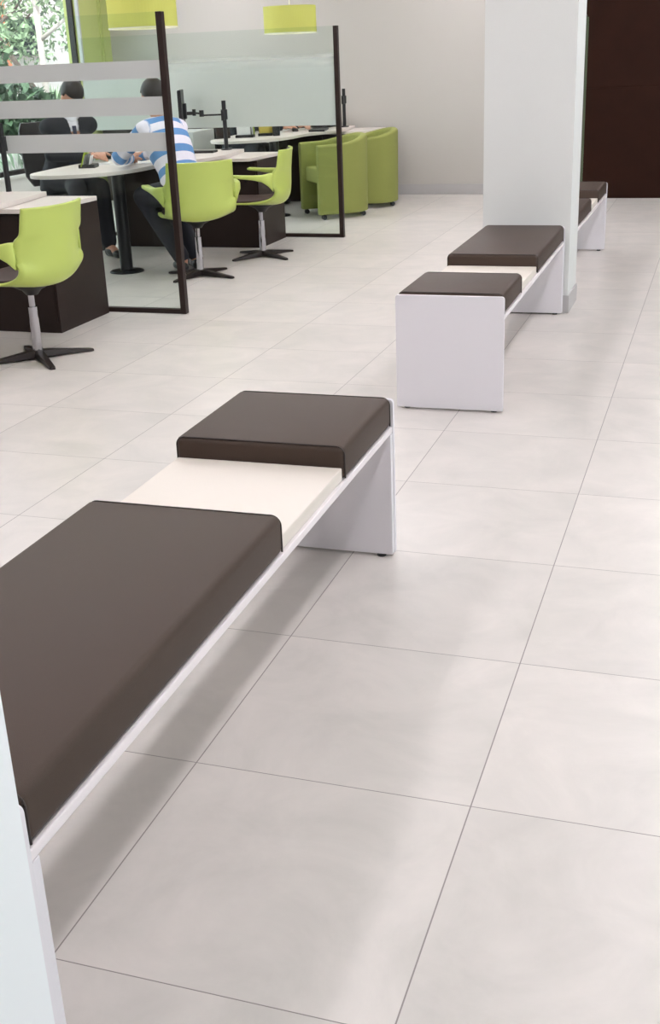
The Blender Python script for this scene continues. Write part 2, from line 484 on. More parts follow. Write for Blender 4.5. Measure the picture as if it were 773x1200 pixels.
# ------------------------------------------------------------------ desks
def desk_unit(dy, dx, labels, CL=1.28):
    """credenza along the partition + peninsula top on a round column"""
    yb = 8.0 + dy
    t = empty('credenza', (-1.95 + dx, yb, 0), 0, labels[0], 'cabinet', 'dark credenzas under the desks')
    obj('body', BX(-CL, 0, -.575, -.01, 0, .672), M['dark_brown'], t, bevel=.002)
    bm = bmesh.new()
    for k in range(2): box(bm, -CL/2*k - CL/2 + .015, -CL/2*k - .015, -.582, -.575, .06, .655)
    obj('door', bm, M['dark_brown'], t)
    bm = bmesh.new(); tube(bm, (-.10, -.59, .52), (-.10, -.582, .52), .008, n=12)
    obj('lock', bm, M['chrome'], t)
    bm = bmesh.new(); prism(bm, [(-CL, -.02), (-CL, -.60), (-.10, -.64), (-.04, -.62), (.005, -.12), (.005, -.02)], .672, .697)
    obj('credenza_top', bm, M['desk'], t, bevel=.002)
    d = empty('desk', (-2.57 + dx, 6.29 + (dy), 0), 0, labels[1], 'desk', 'white desks on round columns')
    ox, oy = -2.57, 6.29
    P = [(-2.28, 7.98, 'c'), (-2.20, 7.38), (-2.28, 7.00), (-2.40, 6.70), (-2.42, 6.35), (-2.50, 6.08), (-2.68, 5.91), (-2.92, 5.85), (-3.08, 5.97),
         (-3.13, 6.30), (-3.15, 6.9), (-3.20, 7.40), (-3.30, 7.98, 'c')]
    pts = smooth_poly([((p[0]-ox, p[1]-oy) + tuple(p[2:])) for p in P], 5)
    bm = bmesh.new(); prism(bm, pts, .698, .724)
    obj('desktop', bm, M['desk'], d, bevel=.002)
    bm = bmesh.new(); tube(bm, (0, 0, .012), (0, 0, .698), .046, n=28)
    obj('column_leg', bm, M['black_metal'], d, smooth=False)
    bm = bmesh.new(); lathe(bm, [(0, 0), (.125, 0), (.125, .006), (.115, .012), (.05, .016), (0, .016)])
    obj('base_disc', bm, M['black_metal'], d, smooth=False)
    return t, d
desk_unit(-3.07, 0.02, ('dark wenge cabinet beside the lime chair at the left edge, below the striped screen',
                      'white desk top over the nearest dark cabinet, running out of the left edge'))
desk_unit(0, 0.05, ('dark wenge cabinet behind the side-on lime chair, against the middle glass screen',
                 'white rounded desk where the suited clerk and the striped customer sit'))
desk_unit(3.05, 0.09, ('dark wenge cabinet by the far wall behind the green armchairs',
                    'white rounded desk behind the second glass screen, in front of the green armchairs'), 1.0)

# ------------------------------------------------------------------ monitor arms
def arm_pole(x, y, h0, h1, clampz):
    bm = bmesh.new(); tube(bm, (0, 0, 0), (0, 0, h1-h0), .0165, n=20)
    p = obj('pole', bm, M['black'], None)
    return p
def monitor_arm(x, y, z, h, label, arm=True, left=(-.93, -.37)):
    r = empty('monitor_stand', (x, y, z), 0, label, 'monitor stand', 'black monitor poles on the desks')
    obj('pole', TB((0, 0, 0), (0, 0, h), .017, n=20), M['black'], r)
    obj('clamp_base', TB((0, 0, 0), (0, 0, .01), .045, n=24), M['black_metal'], r)
    bm = bmesh.new(); tube(bm, (0, 0, h*.62), (0, 0, h*.82), .026, n=20); box(bm, -.012, .012, -.04, -.02, h*.60, h*.80)
    obj('collar', bm, M['black'], r)
    if arm:
        lx, ly = left
        a = Vector((lx, ly, 0)).normalized()
        z0 = h*.72
        bm = bmesh.new(); tube(bm, a*.02 + Vector((0, 0, z0)), a*.17 + Vector((0, 0, z0)), .007, n=10)
        tube(bm, a*.185 + Vector((0, 0, z0 - .01)), a*.185 + Vector((0, 0, z0 + .04)), .019, n=16)
        tube(bm, a*.19 + Vector((0, 0, z0 + .015)), a*.27 + Vector((0, 0, z0 + .025)), .008, n=10)
        tube(bm, a*.245 + Vector((0, 0, z0)), a*.245 + Vector((0, 0, z0 + .05)), .015, n=16)
        tube(bm, a*.25 + Vector((0, 0, z0 + .02)), a*.315 + Vector((0, 0, z0 + .02)), .014, n=12)
        obj('arm', bm, M['black'], r, smooth=False)
    return r
monitor_arm(-2.515, 4.905, .697+.0, .42, 'black pole standing on the nearest desk at the left edge', arm=True, left=(-1, -.1))
ma = monitor_arm(-2.355, 7.905, .724, .385, 'black monitor pole with a jointed arm, right of the striped shirt', left=(-.93, -.37))
monitor_arm(-2.21, 10.72, .724+.0, .375, 'black pole by the far wall, just right of the second glass screen post', arm=False)
# monitor seen side-on
mo = empty('monitor', (-2.355 - .93*.33, 7.905 - .37*.33, 1.04), math.atan2(-.37, -.93) , 'thin black monitor seen side-on above the striped shoulder', 'monitor')
bm = bmesh.new(); box(bm, .0, .028, -.20, .20, -.155, .165)
obj('screen_casing', bm, M['black'], mo, bevel=.005)
obj('screen_face', BX(.028, .030, -.19, .19, -.145, .155), M['ext_glass'], mo)
obj('mount_plate', BX(-.025, .0, -.055, .055, -.06, .06), M['black'], mo, bevel=.004)

# ------------------------------------------------------------------ lime swivel chairs
def chair_surface(nu=17):
    # profile of the shell from seat front to back top: (forward y, z, half width, side curl forward, side raise)
    K = [(.255, .430, .205, 0, .000), (.215, .424, .225, 0, .006), (.08, .410, .235, 0, .018), (-.05, .402, .24, 0, .036), (-.13, .402, .243, .0, .062),
         (-.185, .418, .243, .03, .078), (-.215, .460, .246, .065, .060), (-.226, .52, .242, .095, .02), (-.230, .58, .244, .10, .0), (-.232, .640, .242, .085, .0),
         (-.234, .668, .230, .062, .0), (-.238, .71, .226, .056, .0), (-.243, .76, .224, .052, .0), (-.248, .79, .222, .05, .004)]
    return K
def make_chair():
    r = empty('swivel_chair', (0, 0, 0))
    K = chair_surface()
    # densify
    def interp(K, n=4):
        out = []
        for i in range(len(K)-1):
            p0 = K[max(i-1, 0)]; p1 = K[i]; p2 = K[i+1]; p3 = K[min(i+2, len(K)-1)]
            for k in range(n):
                t = k/n
                out.append(tuple(0.5*((2*p1[a]) + (-p0[a]+p2[a])*t + (2*p0[a]-5*p1[a]+4*p2[a]-p3[a])*t*t + (-p0[a]+3*p1[a]-3*p2[a]+p3[a])*t**3) for a in range(5)))
        out.append(K[-1]); return out
    KK = interp(K, 3)
    def sheet(umax, rows, off, shrink=1.0):
        bm = bmesh.new(); nu = 17; G = []
        for (y, z, w, c, s) in rows:
            row = []
            for i in range(nu):
                u = (2*i/(nu-1) - 1)*umax
                row.append(bm.verts.new((w*shrink*u, y + c*abs(u)**2.2, z + s*abs(u)**2.2)))
            G.append(row)
        for a, b in zip(G, G[1:]):
            for i in range(nu-1): bm.faces.new([a[i], a[i+1], b[i+1], b[i]])
        bmesh.ops.recalc_face_normals(bm, faces=bm.faces)
        # orient normals toward the sitter (up / forward)
        bm.normal_update()
        f = bm.faces[:][8]
        up = sum((f.normal.z for f in bm.faces[:60]), 0)
        if up < 0: bmesh.ops.reverse_faces(bm, faces=bm.faces)
        bm.normal_update()
        if off:
            d = {v: v.normal.copy() for v in bm.verts}
            for v, n in d.items(): v.co += n*off
        return bm
    def solid(bm, th):
        # extrude sheet along -normal
        bm.normal_update()
        vs = list(bm.verts); fs = list(bm.faces)
        m2 = {v: bm.verts.new(v.co - v.normal*th) for v in vs}
        bd = [e for e in bm.edges if e.is_boundary]
        for f in fs: bm.faces.new([m2[v] for v in reversed(f.verts)])
        for e in bd:
            a, b = e.verts
            bm.faces.new([a, b, m2[b], m2[a]])
        return bm
    bm = solid(sheet(1.0, KK, 0), .013)
    # arms: flat tapering bars flowing out of the wings
    for s in (-1, 1):
        sec = [(-.150, .572, .066, .012, .248), (-.12, .590, .046, .016, .266), (-.075, .604, .024, .020, .290), (-.01, .612, .016, .024, .300), (.06, .618, .013, .026, .308), (.13, .624, .011, .026, .313), (.145, .624, .006, .020, .314)]
        prev = None
        for (y, z, hz, hx, xc) in sec:
            ring = [bm.verts.new((s*xc + dx*hx, y, z + dz*hz)) for dx, dz in ((-1, -.8), (-.7, -1), (.7, -1), (1, -.8), (1, .8), (.7, 1), (-.7, 1), (-1, .8))]
            if prev:
                for i in range(8): bm.faces.new([prev[i], prev[(i+1) % 8], ring[(i+1) % 8], ring[i]])
            else: bm.faces.new(ring[::-1])
            prev = ring
        bm.faces.new(prev)
    obj('shell', bm, M['lime'], r, smooth=True)
    # upholstery
    n0 = len(KK)
    bm = solid(sheet(.90, KK[1:n0-1], .014, .97), .013)
    obj('upholstery', bm, M['pad'], r, smooth=True)
    bm = bmesh.new(); lathe(bm, [(0, .400), (.11, .397), (.10, .385), (.05, .360), (.03, .335), (0, .335)], c=(0, -.01))
    obj('seat_mechanism', bm, M['black'], r, smooth=True)
    bm = bmesh.new(); tube(bm, (0, 0, .265), (0, 0, .36), .0155, n=20)
    g = obj('gas_lift', bm, M['chrome'], r, smooth=False)
    bm = bmesh.new(); tube(bm, (0, 0, .03), (0, 0, .272), .0255, .023, n=24)
    obj('column', bm, M['chrome'], r, smooth=False)
    for k in range(4):
        a = PI/4 + k*PI/2
        bm = bmesh.new()
        c, s_ = math.cos(a), math.sin(a)
        prev = None
        for (d, w, z0, z1) in ((.0, .030, .008, .048), (.06, .026, .008, .044), (.18, .021, .006, .028), (.275, .018, .0, .016), (.292, .012, .0, .012)):
            ring = [bm.verts.new((c*d - s_*e*w, s_*d + c*e*w, z)) for e, z in ((-1, z0), (1, z0), (.8, z1), (-.8, z1))]
            if prev:
                for i in range(4): bm.faces.new([prev[i], prev[(i+1) % 4], ring[(i+1) % 4], ring[i]])
            else: bm.faces.new(ring[::-1])
            prev = ring
        bm.faces.new(prev)
        obj('foot', bm, M['chair_base'], r, bevel=.003)
    return r
ch = make_chair()
def set_chair(o, x, y, fx, fy, foot_deg, label):
    o.location = (x, y, 0)
    rz = math.atan2(fy, fx) - PI/2
    o.rotation_euler = (0, 0, rz)
    for c in o.children:
        if c.name.startswith('foot'):
            c.rotation_euler = (0, 0, math.radians(foot_deg - 45) - rz)
    tag(o, label, 'chair', 'lime green swivel chairs')
ch2 = copy_tree(ch); ch3 = copy_tree(ch); ch4 = copy_tree(ch)
set_chair(ch, -1.74, 3.8, -.985, .14, 45, 'empty lime swivel chair nearest the viewer, at the left edge')
set_chair(ch2, -1.88, 6.18, -.61, .79, -15, 'lime swivel chair with its back to the viewer, under the person in stripes')
set_chair(ch3, -1.735, 7.03, -.985, -.19, -31, 'empty lime swivel chair seen side-on, right of the striped customer')

# dark office chair of the clerks
def clerk_chair(x, y, fx, fy, label):
    r = empty('office_chair', (x, y, 0), math.atan2(fy, fx) - PI/2, label, 'chair', 'dark chairs of the clerks')
    bm = rounded_box_bm(-.24, .24, -.22, .24, .42, .475, .02); obj('seat', bm, M['black'], r, smooth=True)
    bm = bmesh.new(); prev = None
    for (z, w, yy) in ((.52, .17, -.235), (.6, .22, -.25), (.8, .235, -.26), (.95, .225, -.28), (1.01, .20, -.29)):
        ring = [bm.verts.new((w*u, yy + .05*u*u + d, z)) for d, us in ((0, [i/4 - 1 for i in range(9)]), (-.03, [1 - i/4 for i in range(9)])) for u in us]
        if prev:
            n = len(ring)
            for i in range(n): bm.faces.new([prev[i], prev[(i+1) % n], ring[(i+1) % n], ring[i]])
        else: bm.faces.new(ring[::-1])
        prev = ring
    bm.faces.new(prev)
    obj('backrest', bm, M['frame_dark'], r, smooth=False, bevel=.005)
    obj('back_bracket', BX(-.03, .03, -.27, -.2, .43, .6), M['black'], r, bevel=.004)
    obj('column', TB((0, 0, .06), (0, 0, .42), .025), M['black_metal'], r)
    for k in range(5):
        a = 2*PI*k/5
        f = obj('foot', TB((0, 0, .075), (.28*math.cos(a), .28*math.sin(a), .06), .02, .014, n=10), M['black'], r)
        obj('castor', TB((.27*math.cos(a) - .012, .27*math.sin(a), .028), (.27*math.cos(a) + .012, .27*math.sin(a), .028), .028, n=16), M['black'], f)
    return r
clerk_chair(-3.46, 7.12, .8, -.6, 'dark office chair behind the clerk in the navy suit')
bpy.data.objects.remove(ch4.children[0]) if False else None
for c in list(ch4.children): bpy.data.objects.remove(c)
bpy.data.objects.remove(ch4)

# ------------------------------------------------------------------ green tub armchairs
def armchair(x, y, fx, fy, label):
    r = empty('tub_armchair', (x, y, 0), math.atan2(fy, fx) - PI/2, label, 'armchair', 'green tub armchairs on castors')
    # U shaped wall: path in plan from left arm front, round the back, to right arm front; +y is forward
    W, D, T = .30, .27, .075
    path = []
    path.append((-W, D))
    path.append((-W, .05)); path.append((-W, -.03))
    n = 14
    for k in range(n + 1):
        a = PI + k*PI/n
        path.append((W*math.cos(a), -.03 + (D - .01)*math.sin(a)))
    path.append((W, .05)); path.append((W, D))
    # clean duplicates
    pp = [path[0]]
    for p in path[1:]:
        if (Vector(p) - Vector(pp[-1])).length > .012: pp.append(p)
    bm = bmesh.new(); prev = None
    N = len(pp)
    for i, p in enumerate(pp):
        a = Vector(pp[max(i-1, 0)]); b = Vector(pp[min(i+1, N-1)]); d = (b - a).normalized(); nrm = Vector((-d.y, d.x))  # inward
        if nrm.dot(-Vector(p) + Vector((0, .05))) < 0: nrm = -nrm
        o_ = Vector(p); s = i/(N-1)
        zt = .665 + .075*math.sin(PI*s)**1.5
        hw = .03
        ring = []
        tq = T
        for (k, z) in ((0, .045), (.0, zt - .03), (.12, zt - .008), (.5, zt), (.88, zt - .008), (1, zt - .03), (1, .045)):
            q_ = o_ + nrm*tq*k
            flare = (-nrm)*(.008*max(0, (z - .3)/.4))
            ring.append(bm.verts.new((q_.x + flare.x*(1), q_.y + flare.y, z)))
        if prev:
            m = len(ring)
            for j in range(m): bm.faces.new([prev[j], prev[(j+1) % m], ring[(j+1) % m], ring[j]])
        else: bm.faces.new(ring[::-1])
        prev = ring
    bm.faces.new(prev)
    obj('tub_shell', bm, M['sofa'], r, bevel=.008, seg=2)
    bm = bmesh.new(); pts = [(-.215, .235), (.215, .235), (.215, -.05)] + [(.215*math.cos(-k*PI/10), -.05 + .17*math.sin(-k*PI/10)) for k in range(1, 10)] + [(-.215, -.05)]
    prism(bm, pts, .31, .445)
    obj('seat_cushion', bm, M['sofa'], r, bevel=.02, seg=3)
    for cx, cy in ((-.262, .22), (.262, .22), (-.17, -.20), (.17, -.20)):
        bm = bmesh.new(); tube(bm, (cx - .018, cy, .022), (cx + .018, cy, .022), .022, n=16); tube(bm, (cx, cy, .022), (cx, cy, .05), .01, n=10)
        obj('castor', bm, M['black'], r)
    return r
armchair(-1.90, 9.42, -.80, -.60, 'green tub armchair in front, seen through the second glass screen')
armchair(-1.80, 10.17, -.88, -.47, 'green tub armchair farther back, nearest the far wall')

# ------------------------------------------------------------------ pendant lamps
def lamp(x, y, z0, label):
    r = empty('pendant_lamp', (x, y, z0), 0, label, 'lamp', 'lime drum pendant lamps')
    R, h = .252, .24
    bm = bmesh.new()
    lathe(bm, [(R, 0), (R, h), (R - .004, h), (R - .004, 0), (R, 0)], n=64)
    obj('lamp_shade', bm, M['shade'], r, smooth=False)
    bm = bmesh.new(); lathe(bm, [(R + .002, -.004), (R + .002, .006), (R - .012, .006), (R - .012, -.004), (R + .002, -.004)], n=64)
    obj('shade_rim', bm, M['rim'], r)
    bm = bmesh.new()
    for k in range(3):
        a = 2*PI*k/3; tube(bm, (0, 0, h - .02), (R*math.cos(a), R*math.sin(a), h - .01), .003, n=6)
    obj('spider', bm, M['rim'], r)
    obj('cord', TB((0, 0, h - .03), (0, 0, H - z0), .005, n=10), M['rim'], r)
    obj('socket', TB((0, 0, h - .08), (0, 0, h - .02), .02, n=16), M['rim'], r)
    bm = bmesh.new(); bmesh.ops.create_uvsphere(bm, u_segments=20, v_segments=12, radius=.045, matrix=Matrix.Translation((0, 0, h - .115)))
    obj('bulb', bm, M['bulb'], r, smooth=True)
lamp(-2.50, 10.0, 1.635, 'lime drum pendant lamp, whole in view, in front of the far wall')
lamp(-2.555, 6.98, 1.655, 'lime drum pendant lamp cut by the top edge, above the striped customer')

# ------------------------------------------------------------------ ceiling luminaires
proto = None
for lx in (-3.6, -.95, 1.68):
    for ly in (-.3, 1.8, 3.9, 6.0, 8.1, 10.0):
        if lx < -3 and ly < 3: continue
        if proto is None:
            proto = empty('ceiling_light', (lx, ly, H), 0, 'long white ceiling light panel above the bank hall', 'ceiling light', 'long ceiling light panels')
            bm = bmesh.new()
            for a in ((-.11, -.095, -.62, .62), (.095, .11, -.62, .62), (-.11, .11, -.62, -.605), (-.11, .11, .605, .62)): box(bm, a[0], a[1], a[2], a[3], -.05, 0)
            obj('frame', bm, M['lgrey'], proto)
            obj('diffuser', BX(-.095, .095, -.605, .605, -.045, -.035), M['panel_light'], proto)
            continue
        c = copy_tree(proto); c.location = (lx, ly, H)

# ------------------------------------------------------------------ people
def ev_remesh(bm, voxel, smooth_it=6):
    me = bpy.data.meshes.new('tmp'); bm.to_mesh(me); bm.free()
    o = bpy.data.objects.new('tmp', me); COL.objects.link(o)
    m = o.modifiers.new('r', 'REMESH'); m.mode = 'VOXEL'; m.voxel_size = voxel; m.use_smooth_shade = True
    s = o.modifiers.new('s', 'SMOOTH'); s.factor = .5; s.iterations = smooth_it
    dg = bpy.context.evaluated_depsgraph_get(); dg.update()
    e = o.evaluated_get(dg)
    out = bpy.data.meshes.new_from_object(e)
    bpy.data.objects.remove(o); bpy.data.meshes.remove(me)
    return out
def mesh_obj(name, me, m, parent):
    me.materials.clear(); me.materials.append(m)
    for p in me.polygons: p.use_smooth = True
    o = bpy.data.objects.new(name, me); COL.objects.link(o); o.parent = parent
    return o
def blob(bm, c, r, rot=None, n=16):
    mt = Matrix.Translation(c)
    if rot is not None: mt = mt @ rot.to_4x4()
    mt = mt @ Matrix.Diagonal((r[0], r[1], r[2], 1))
    bmesh.ops.create_uvsphere(bm, u_segments=n, v_segments=n//2 + 2, radius=1, matrix=mt)
def limb(bm, pts, rads):
    for (a, b, ra, rb) in zip(pts, pts[1:], rads, rads[1:]):
        tube(bm, a, b, ra, rb, n=16)
    for p, r_ in zip(pts, rads): blob(bm, p, (r_, r_, r_))
def loft(bm, cs, rs, side, n=24):
    prev = None
    side = Vector(side).normalized()
    for i, (c, (ra, rb)) in enumerate(zip(cs, rs)):
        a = Vector(cs[max(i-1, 0)]); b = Vector(cs[min(i+1, len(cs)-1)]); d = (b-a).normalized()
        fwd = side.cross(d).normalized(); sd = d.cross(fwd).normalized()
        ring = [bm.verts.new(Vector(c) + sd*(ra*math.cos(2*PI*k/n)) + fwd*(rb*math.sin(2*PI*k/n))) for k in range(n)]
        if prev:
            for k in range(n): bm.faces.new([prev[k], prev[(k+1) % n], ring[(k+1) % n], ring[k]])
        else: bm.faces.new(ring[::-1])
        prev = ring
    bm.faces.new(prev)

def hand(bm, wrist, d, palm_n, side_th, curl=.5):
    """palm + 4 fingers + thumb; d = pointing direction, palm_n = palm normal (down), side_th = direction toward thumb"""
    d = Vector(d).normalized(); pn = Vector(palm_n).normalized(); st = Vector(side_th).normalized()
    w = Vector(wrist)
    R3 = Matrix((st, d, -pn)).transposed()
    blob(bm, w + d*.045, (.040, .050, .017), R3)
    tube(bm, w - d*.02, w + d*.03, .026, .030, n=12)
    for k, (off, L) in enumerate(((.029, .070), (.010, .080), (-.010, .074), (-.028, .058))):
        a = w + d*.082 + st*off*.95
        d1 = (d*math.cos(curl*.5) + pn*math.sin(curl*.5)).normalized(); d2 = (d*math.cos(curl*1.3) + pn*math.sin(curl*1.3)).normalized(); d3 = (d*math.cos(curl*2) + pn*math.sin(curl*2)).normalized()
        p1 = a + d1*L*.42; p2 = p1 + d2*L*.32; p3 = p2 + d3*L*.26
        limb(bm, [a - d*.025, p1, p2, p3], [.0095, .009, .008, .007])
    a = w + d*.025 + st*.03
    t1 = (st*.75 + d*.6 + pn*.15).normalized(); t2 = (st*.3 + d*.9 + pn*.2).normalized()
    p1 = a + t1*.035; p2 = p1 + t2*.028; p3 = p2 + t2*.018
    limb(bm, [a, p1, p2, p3], [.013, .0115, .0095, .008])

def figure(J, F, parent, shirt_mat, trouser_mat, suit=False, band=False, sleeve_end=1.0, hair_long=False):
    """J: joints; F: facing (horizontal); builds body, hair, clothes"""
    F = Vector((F[0], F[1], 0)).normalized(); Lf = Vector((-F.y, F.x, 0)); Z = Vector((0, 0, 1))
    V = {k: Vector(v) for k, v in J.items()}
    hips = (V['hipL'] + V['hipR'])/2; sh = (V['shL'] + V['shR'])/2
    side = (V['shL'] - V['shR']).normalized()
    up = (sh - hips).normalized()
    spine = [hips - up*.06, hips + up*.03, hips.lerp(sh, .38), hips.lerp(sh, .68), hips.lerp(sh, .90), sh + up*.035, sh + up*.07]
    prad = [(.13, .11), (.165, .12), (.140, .105), (.165, .118), (.176, .110), (.115, .085), (.055, .055)]
    def torso(bm, g):
        loft(bm, spine, [(a + g, b + g) for a, b in prad], side)
        for s in ('L', 'R'):
            blob(bm, V['sh'+s], (.050 + g,)*3)
            tube(bm, sh + up*.012, V['sh'+s], .078 + g, .054 + g, n=20)
    head = V['head']; hf = V['hf'].normalized()    # head facing direction
    hs = Z.cross(hf).normalized(); hu = hf.cross(hs).normalized()
    R3 = Matrix((hs, hf, hu)).transposed()
    # ---- body
    bm = bmesh.new(); torso(bm, 0)
    tube(bm, sh + up*.02, head - hu*.05 - hf*.02, .056, .052, n=18)
    blob(bm, head + hu*.02 - hf*.01, (.076, .095, .098), R3, n=24)       # skull
    blob(bm, head - hu*.045 + hf*.025, (.058, .062, .068), R3, n=20)       # jaw
    blob(bm, head - hu*.093 + hf*.058, (.020, .018, .016), R3)             # chin
    tube(bm, head + hf*.083 + hu*.02, head + hf*.108 - hu*.022, .009, .014, n=12)  # nose
    blob(bm, head + hf*.106 - hu*.022, (.015, .012, .010), R3)
    blob(bm, head + hf*.088 - hu*.052, (.024, .010, .006), R3); blob(bm, head + hf*.086 - hu*.063, (.021, .010, .007), R3)
    for s in (-1, 1):
        blob(bm, head + hs*(.078*s) - hf*.005 - hu*.005, (.010, .020, .032), R3)
        blob(bm, head + hs*(.03*s) + hf*.083 + hu*.028, (.020, .012, .008), R3)   # brow
    for s, sg in (('L', 1), ('R', -1)):
        limb(bm, [V['sh'+s], V['el'+s], V['wr'+s]], [.050, .040, .027])
        m1 = V['el'+s].lerp(V['wr'+s], .3); blob(bm, m1, (.042, .042, .042))
        limb(bm, [V['hip'+s], V['kn'+s], V['an'+s]], [.085, .058, .040])
        m1 = V['kn'+s].lerp(V['an'+s], .3); blob(bm, m1, (.056,)*3)
        hd = V['hd'+s].normalized()
        th = Z.cross(hd).normalized()*(-1 if s == 'L' else 1)
        hand(bm, V['wr'+s], hd, (0, 0, -1), th, .55)
        ft = V['ft'+s]
        limb(bm, [V['an'+s] - Z*.02, ft], [.036, .026])
    body = mesh_obj('body', ev_remesh(bm, .0055, 4), M['skin'], parent)
    # eyes
    for s in (-1, 1):
        bm = bmesh.new(); blob(bm, head + hs*(.030*s) + hf*.081 + hu*.006, (.011, .010, .007), R3)
        obj('eye', bm, [M['paper']], parent, smooth=True)
        bm = bmesh.new(); blob(bm, head + hs*(.030*s) + hf*.0895 + hu*.006, (.005, .004, .005), R3)
        obj('pupil', bm, [M['black']], parent, smooth=True)
    # hair
    bm = bmesh.new(); n = 28
    blob(bm, head + hu*.033 - hf*.018, (.086, .100, .102), R3, n=n)
    if hair_long:
        blob(bm, head - hu*.05 - hf*.06, (.072, .045, .085), R3, n=n)
    kill = [v for v in bm.verts if ((v.co - head).dot(hf) > .05 and (v.co - head).dot(hu) < .05) or ((v.co - head).dot(hu) < (-.055 if (v.co - head).dot(hf) < -.04 else -.01)) or ((v.co - head).dot(hf) > .01 and (v.co - head).dot(hu) < .035)]
    bmesh.ops.delete(bm, geom=kill, context='VERTS')
    o = obj('hair', bm, M['hair'], parent, smooth=True)
    sd = o.modifiers.new('s', 'SOLIDIFY'); sd.thickness = .012
    # shirt / jacket
    g = .016 if suit else .012
    bm = bmesh.new(); torso(bm, g)
    loft(bm, [hips - up*.10, hips - up*.02, hips + up*.08], [(.165 + g, .125 + g), (.172 + g, .128 + g), (.158 + g, .118 + g)], side)
    for s in ('L', 'R'):
        we = V['el'+s].lerp(V['wr'+s], sleeve_end)
        limb(bm, [V['sh'+s], V['el'+s], we], [.050 + g*.6, .048 + g*.6, .036 + g*.5])
    me = ev_remesh(bm, .008, 5)
    top = mesh_obj('jacket' if suit else 'shirt', me, shirt_mat, parent)
    # neckline cut
    bm = bmesh.new(); bm.from_mesh(me)
    cutc = sh + up*.085
    kill = []
    for v in bm.verts:
        rel = v.co - sh; dz = rel.dot(up)
        if dz > .115 or (dz > .045 and (rel - up*dz).length < (.066 if suit else .078)): kill.append(v)
    if suit:
        for v in bm.verts:
            rel = v.co - sh; dz = rel.dot(up); dx = abs(rel.dot(side)); fr = rel.dot(F)
            if fr > .03 and dz > -.22 and dx < .004 + max(0, dz + .16)*.15: kill.append(v)
    bmesh.ops.delete(bm, geom=list(set(kill)), context='VERTS')
    bm.to_mesh(me); bm.free()
    if band:
        bones = [(hips - up*.1, sh + up*.1, 0.03, 0)]
        for s in ('L', 'R'):
            l1 = (V['el'+s] - V['sh'+s]).length
            bones.append((V['sh'+s], V['el'+s], .0, 1)); bones.append((V['el'+s], V['el'+s].lerp(V['wr'+s], sleeve_end), l1, 1))
        at = me.attributes.new('band', 'FLOAT', 'POINT')
        for i, v in enumerate(me.vertices):
            best = None
            for a, b, o0, kind in bones:
                ab = b - a; t = max(0, min(1, (v.co - a).dot(ab)/ab.length_squared)); dd = (v.co - (a + ab*t)).length - (.13 if kind == 0 else .05)
                val = (v.co - a).dot(ab.normalized()) + o0
                if best is None or dd < best[0]: best = (dd, val)
            at.data[i].value = best[1] + 2.0
    if suit:
        bm = bmesh.new(); torso(bm, .006)
        sm = ev_remesh(bm, .01, 3); mesh_obj('shirt', sm, M['shirt_white'], parent)
        bm = bmesh.new()
        loft(bm, [sh + up*.055 + F*.0, sh + up*.085], [(.064, .064), (.060, .060)], side); obj('collar', bm, M['shirt_white'], parent, smooth=True)
        fc = F - up*F.dot(up); fc.normalize()
        bm = bmesh.new()
        P = [(sh + up*.045 + fc*.082, .016), (sh + up*.01 + fc*.108, .014), (sh - up*.10 + fc*.137, .028), (sh - up*.26 + fc*.140, .038)]
        prev = None
        for c, w in P:
            ring = [bm.verts.new(c + side*w*a + fc*b) for a, b in ((-1, 0), (1, 0), (1, .008), (-1, .008))]
            if prev:
                for i in range(4): bm.faces.new([prev[i], prev[(i+1) % 4], ring[(i+1) % 4], ring[i]])
            else: bm.faces.new(ring[::-1])
            prev = ring
        bm.faces.new(prev); obj('tie', bm, M['tie'], parent)
    # trousers
    bm = bmesh.new()
    loft(bm, [hips - up*.09, hips - up*.02, hips + up*.07], [(.150, .125), (.168, .13), (.150, .116)], side)
    for s in ('L', 'R'):
        limb(bm, [V['hip'+s], V['kn'+s], V['kn'+s].lerp(V['an'+s], .95)], [.099, .074, .060])
    mesh_obj('trousers', ev_remesh(bm, .009, 4), trouser_mat, parent)
    for s in ('L', 'R'):
        an, ft = V['an'+s], V['ft'+s]
        d = Vector((ft.x - an.x, ft.y - an.y, 0)).normalized(); R2 = Matrix((Z.cross(d), d, Z)).transposed()
        bm = bmesh.new(); base = Vector((an.x, an.y, ft.z - .028))
        blob(bm, base + d*.15 + Z*.035, (.045, .075, .032), R2); blob(bm, base + d*.03 + Z*.045, (.039, .085, .042), R2); blob(bm, base - d*.02 + Z*.04, (.034, .045, .04), R2)
        box(bm, -.001, .001, -.001, .001, .0, .001) if False else None
        me = ev_remesh(bm, .006, 3)
        for v in me.vertices: v.co.z = max(v.co.z, ft.z - .026)
        mesh_obj('shoe', me, M['shoe'], parent)

def person(loc, label):
    return empty('person', (0, 0, 0), 0, label, 'person')

def make_joints(hips, F, shc, shw, head, hf, elL, wrL, elR, wrR, knL, knR, anL, anR, hdL, hdR, side=None, toe=None):
    F = Vector((F[0], F[1], 0)).normalized(); Lf = Vector((-F.y, F.x, 0)) if side is None else Vector(side).normalized()
    h = Vector(hips); s = Vector(shc)
    toe = F if toe is None else Vector(toe).normalized()
    J = dict(hipL=h + Lf*.09, hipR=h - Lf*.09, shL=s + Lf*shw, shR=s - Lf*shw, head=head, hf=hf, elL=elL, wrL=wrL, elR=elR, wrR=wrR, knL=knL, knR=knR,
             anL=anL, anR=anR, hdL=hdL, hdR=hdR)
    J['ftL'] = Vector((anL[0], anL[1], .03)) + toe*.15; J['ftR'] = Vector((anR[0], anR[1], .03)) + toe*.15
    return J
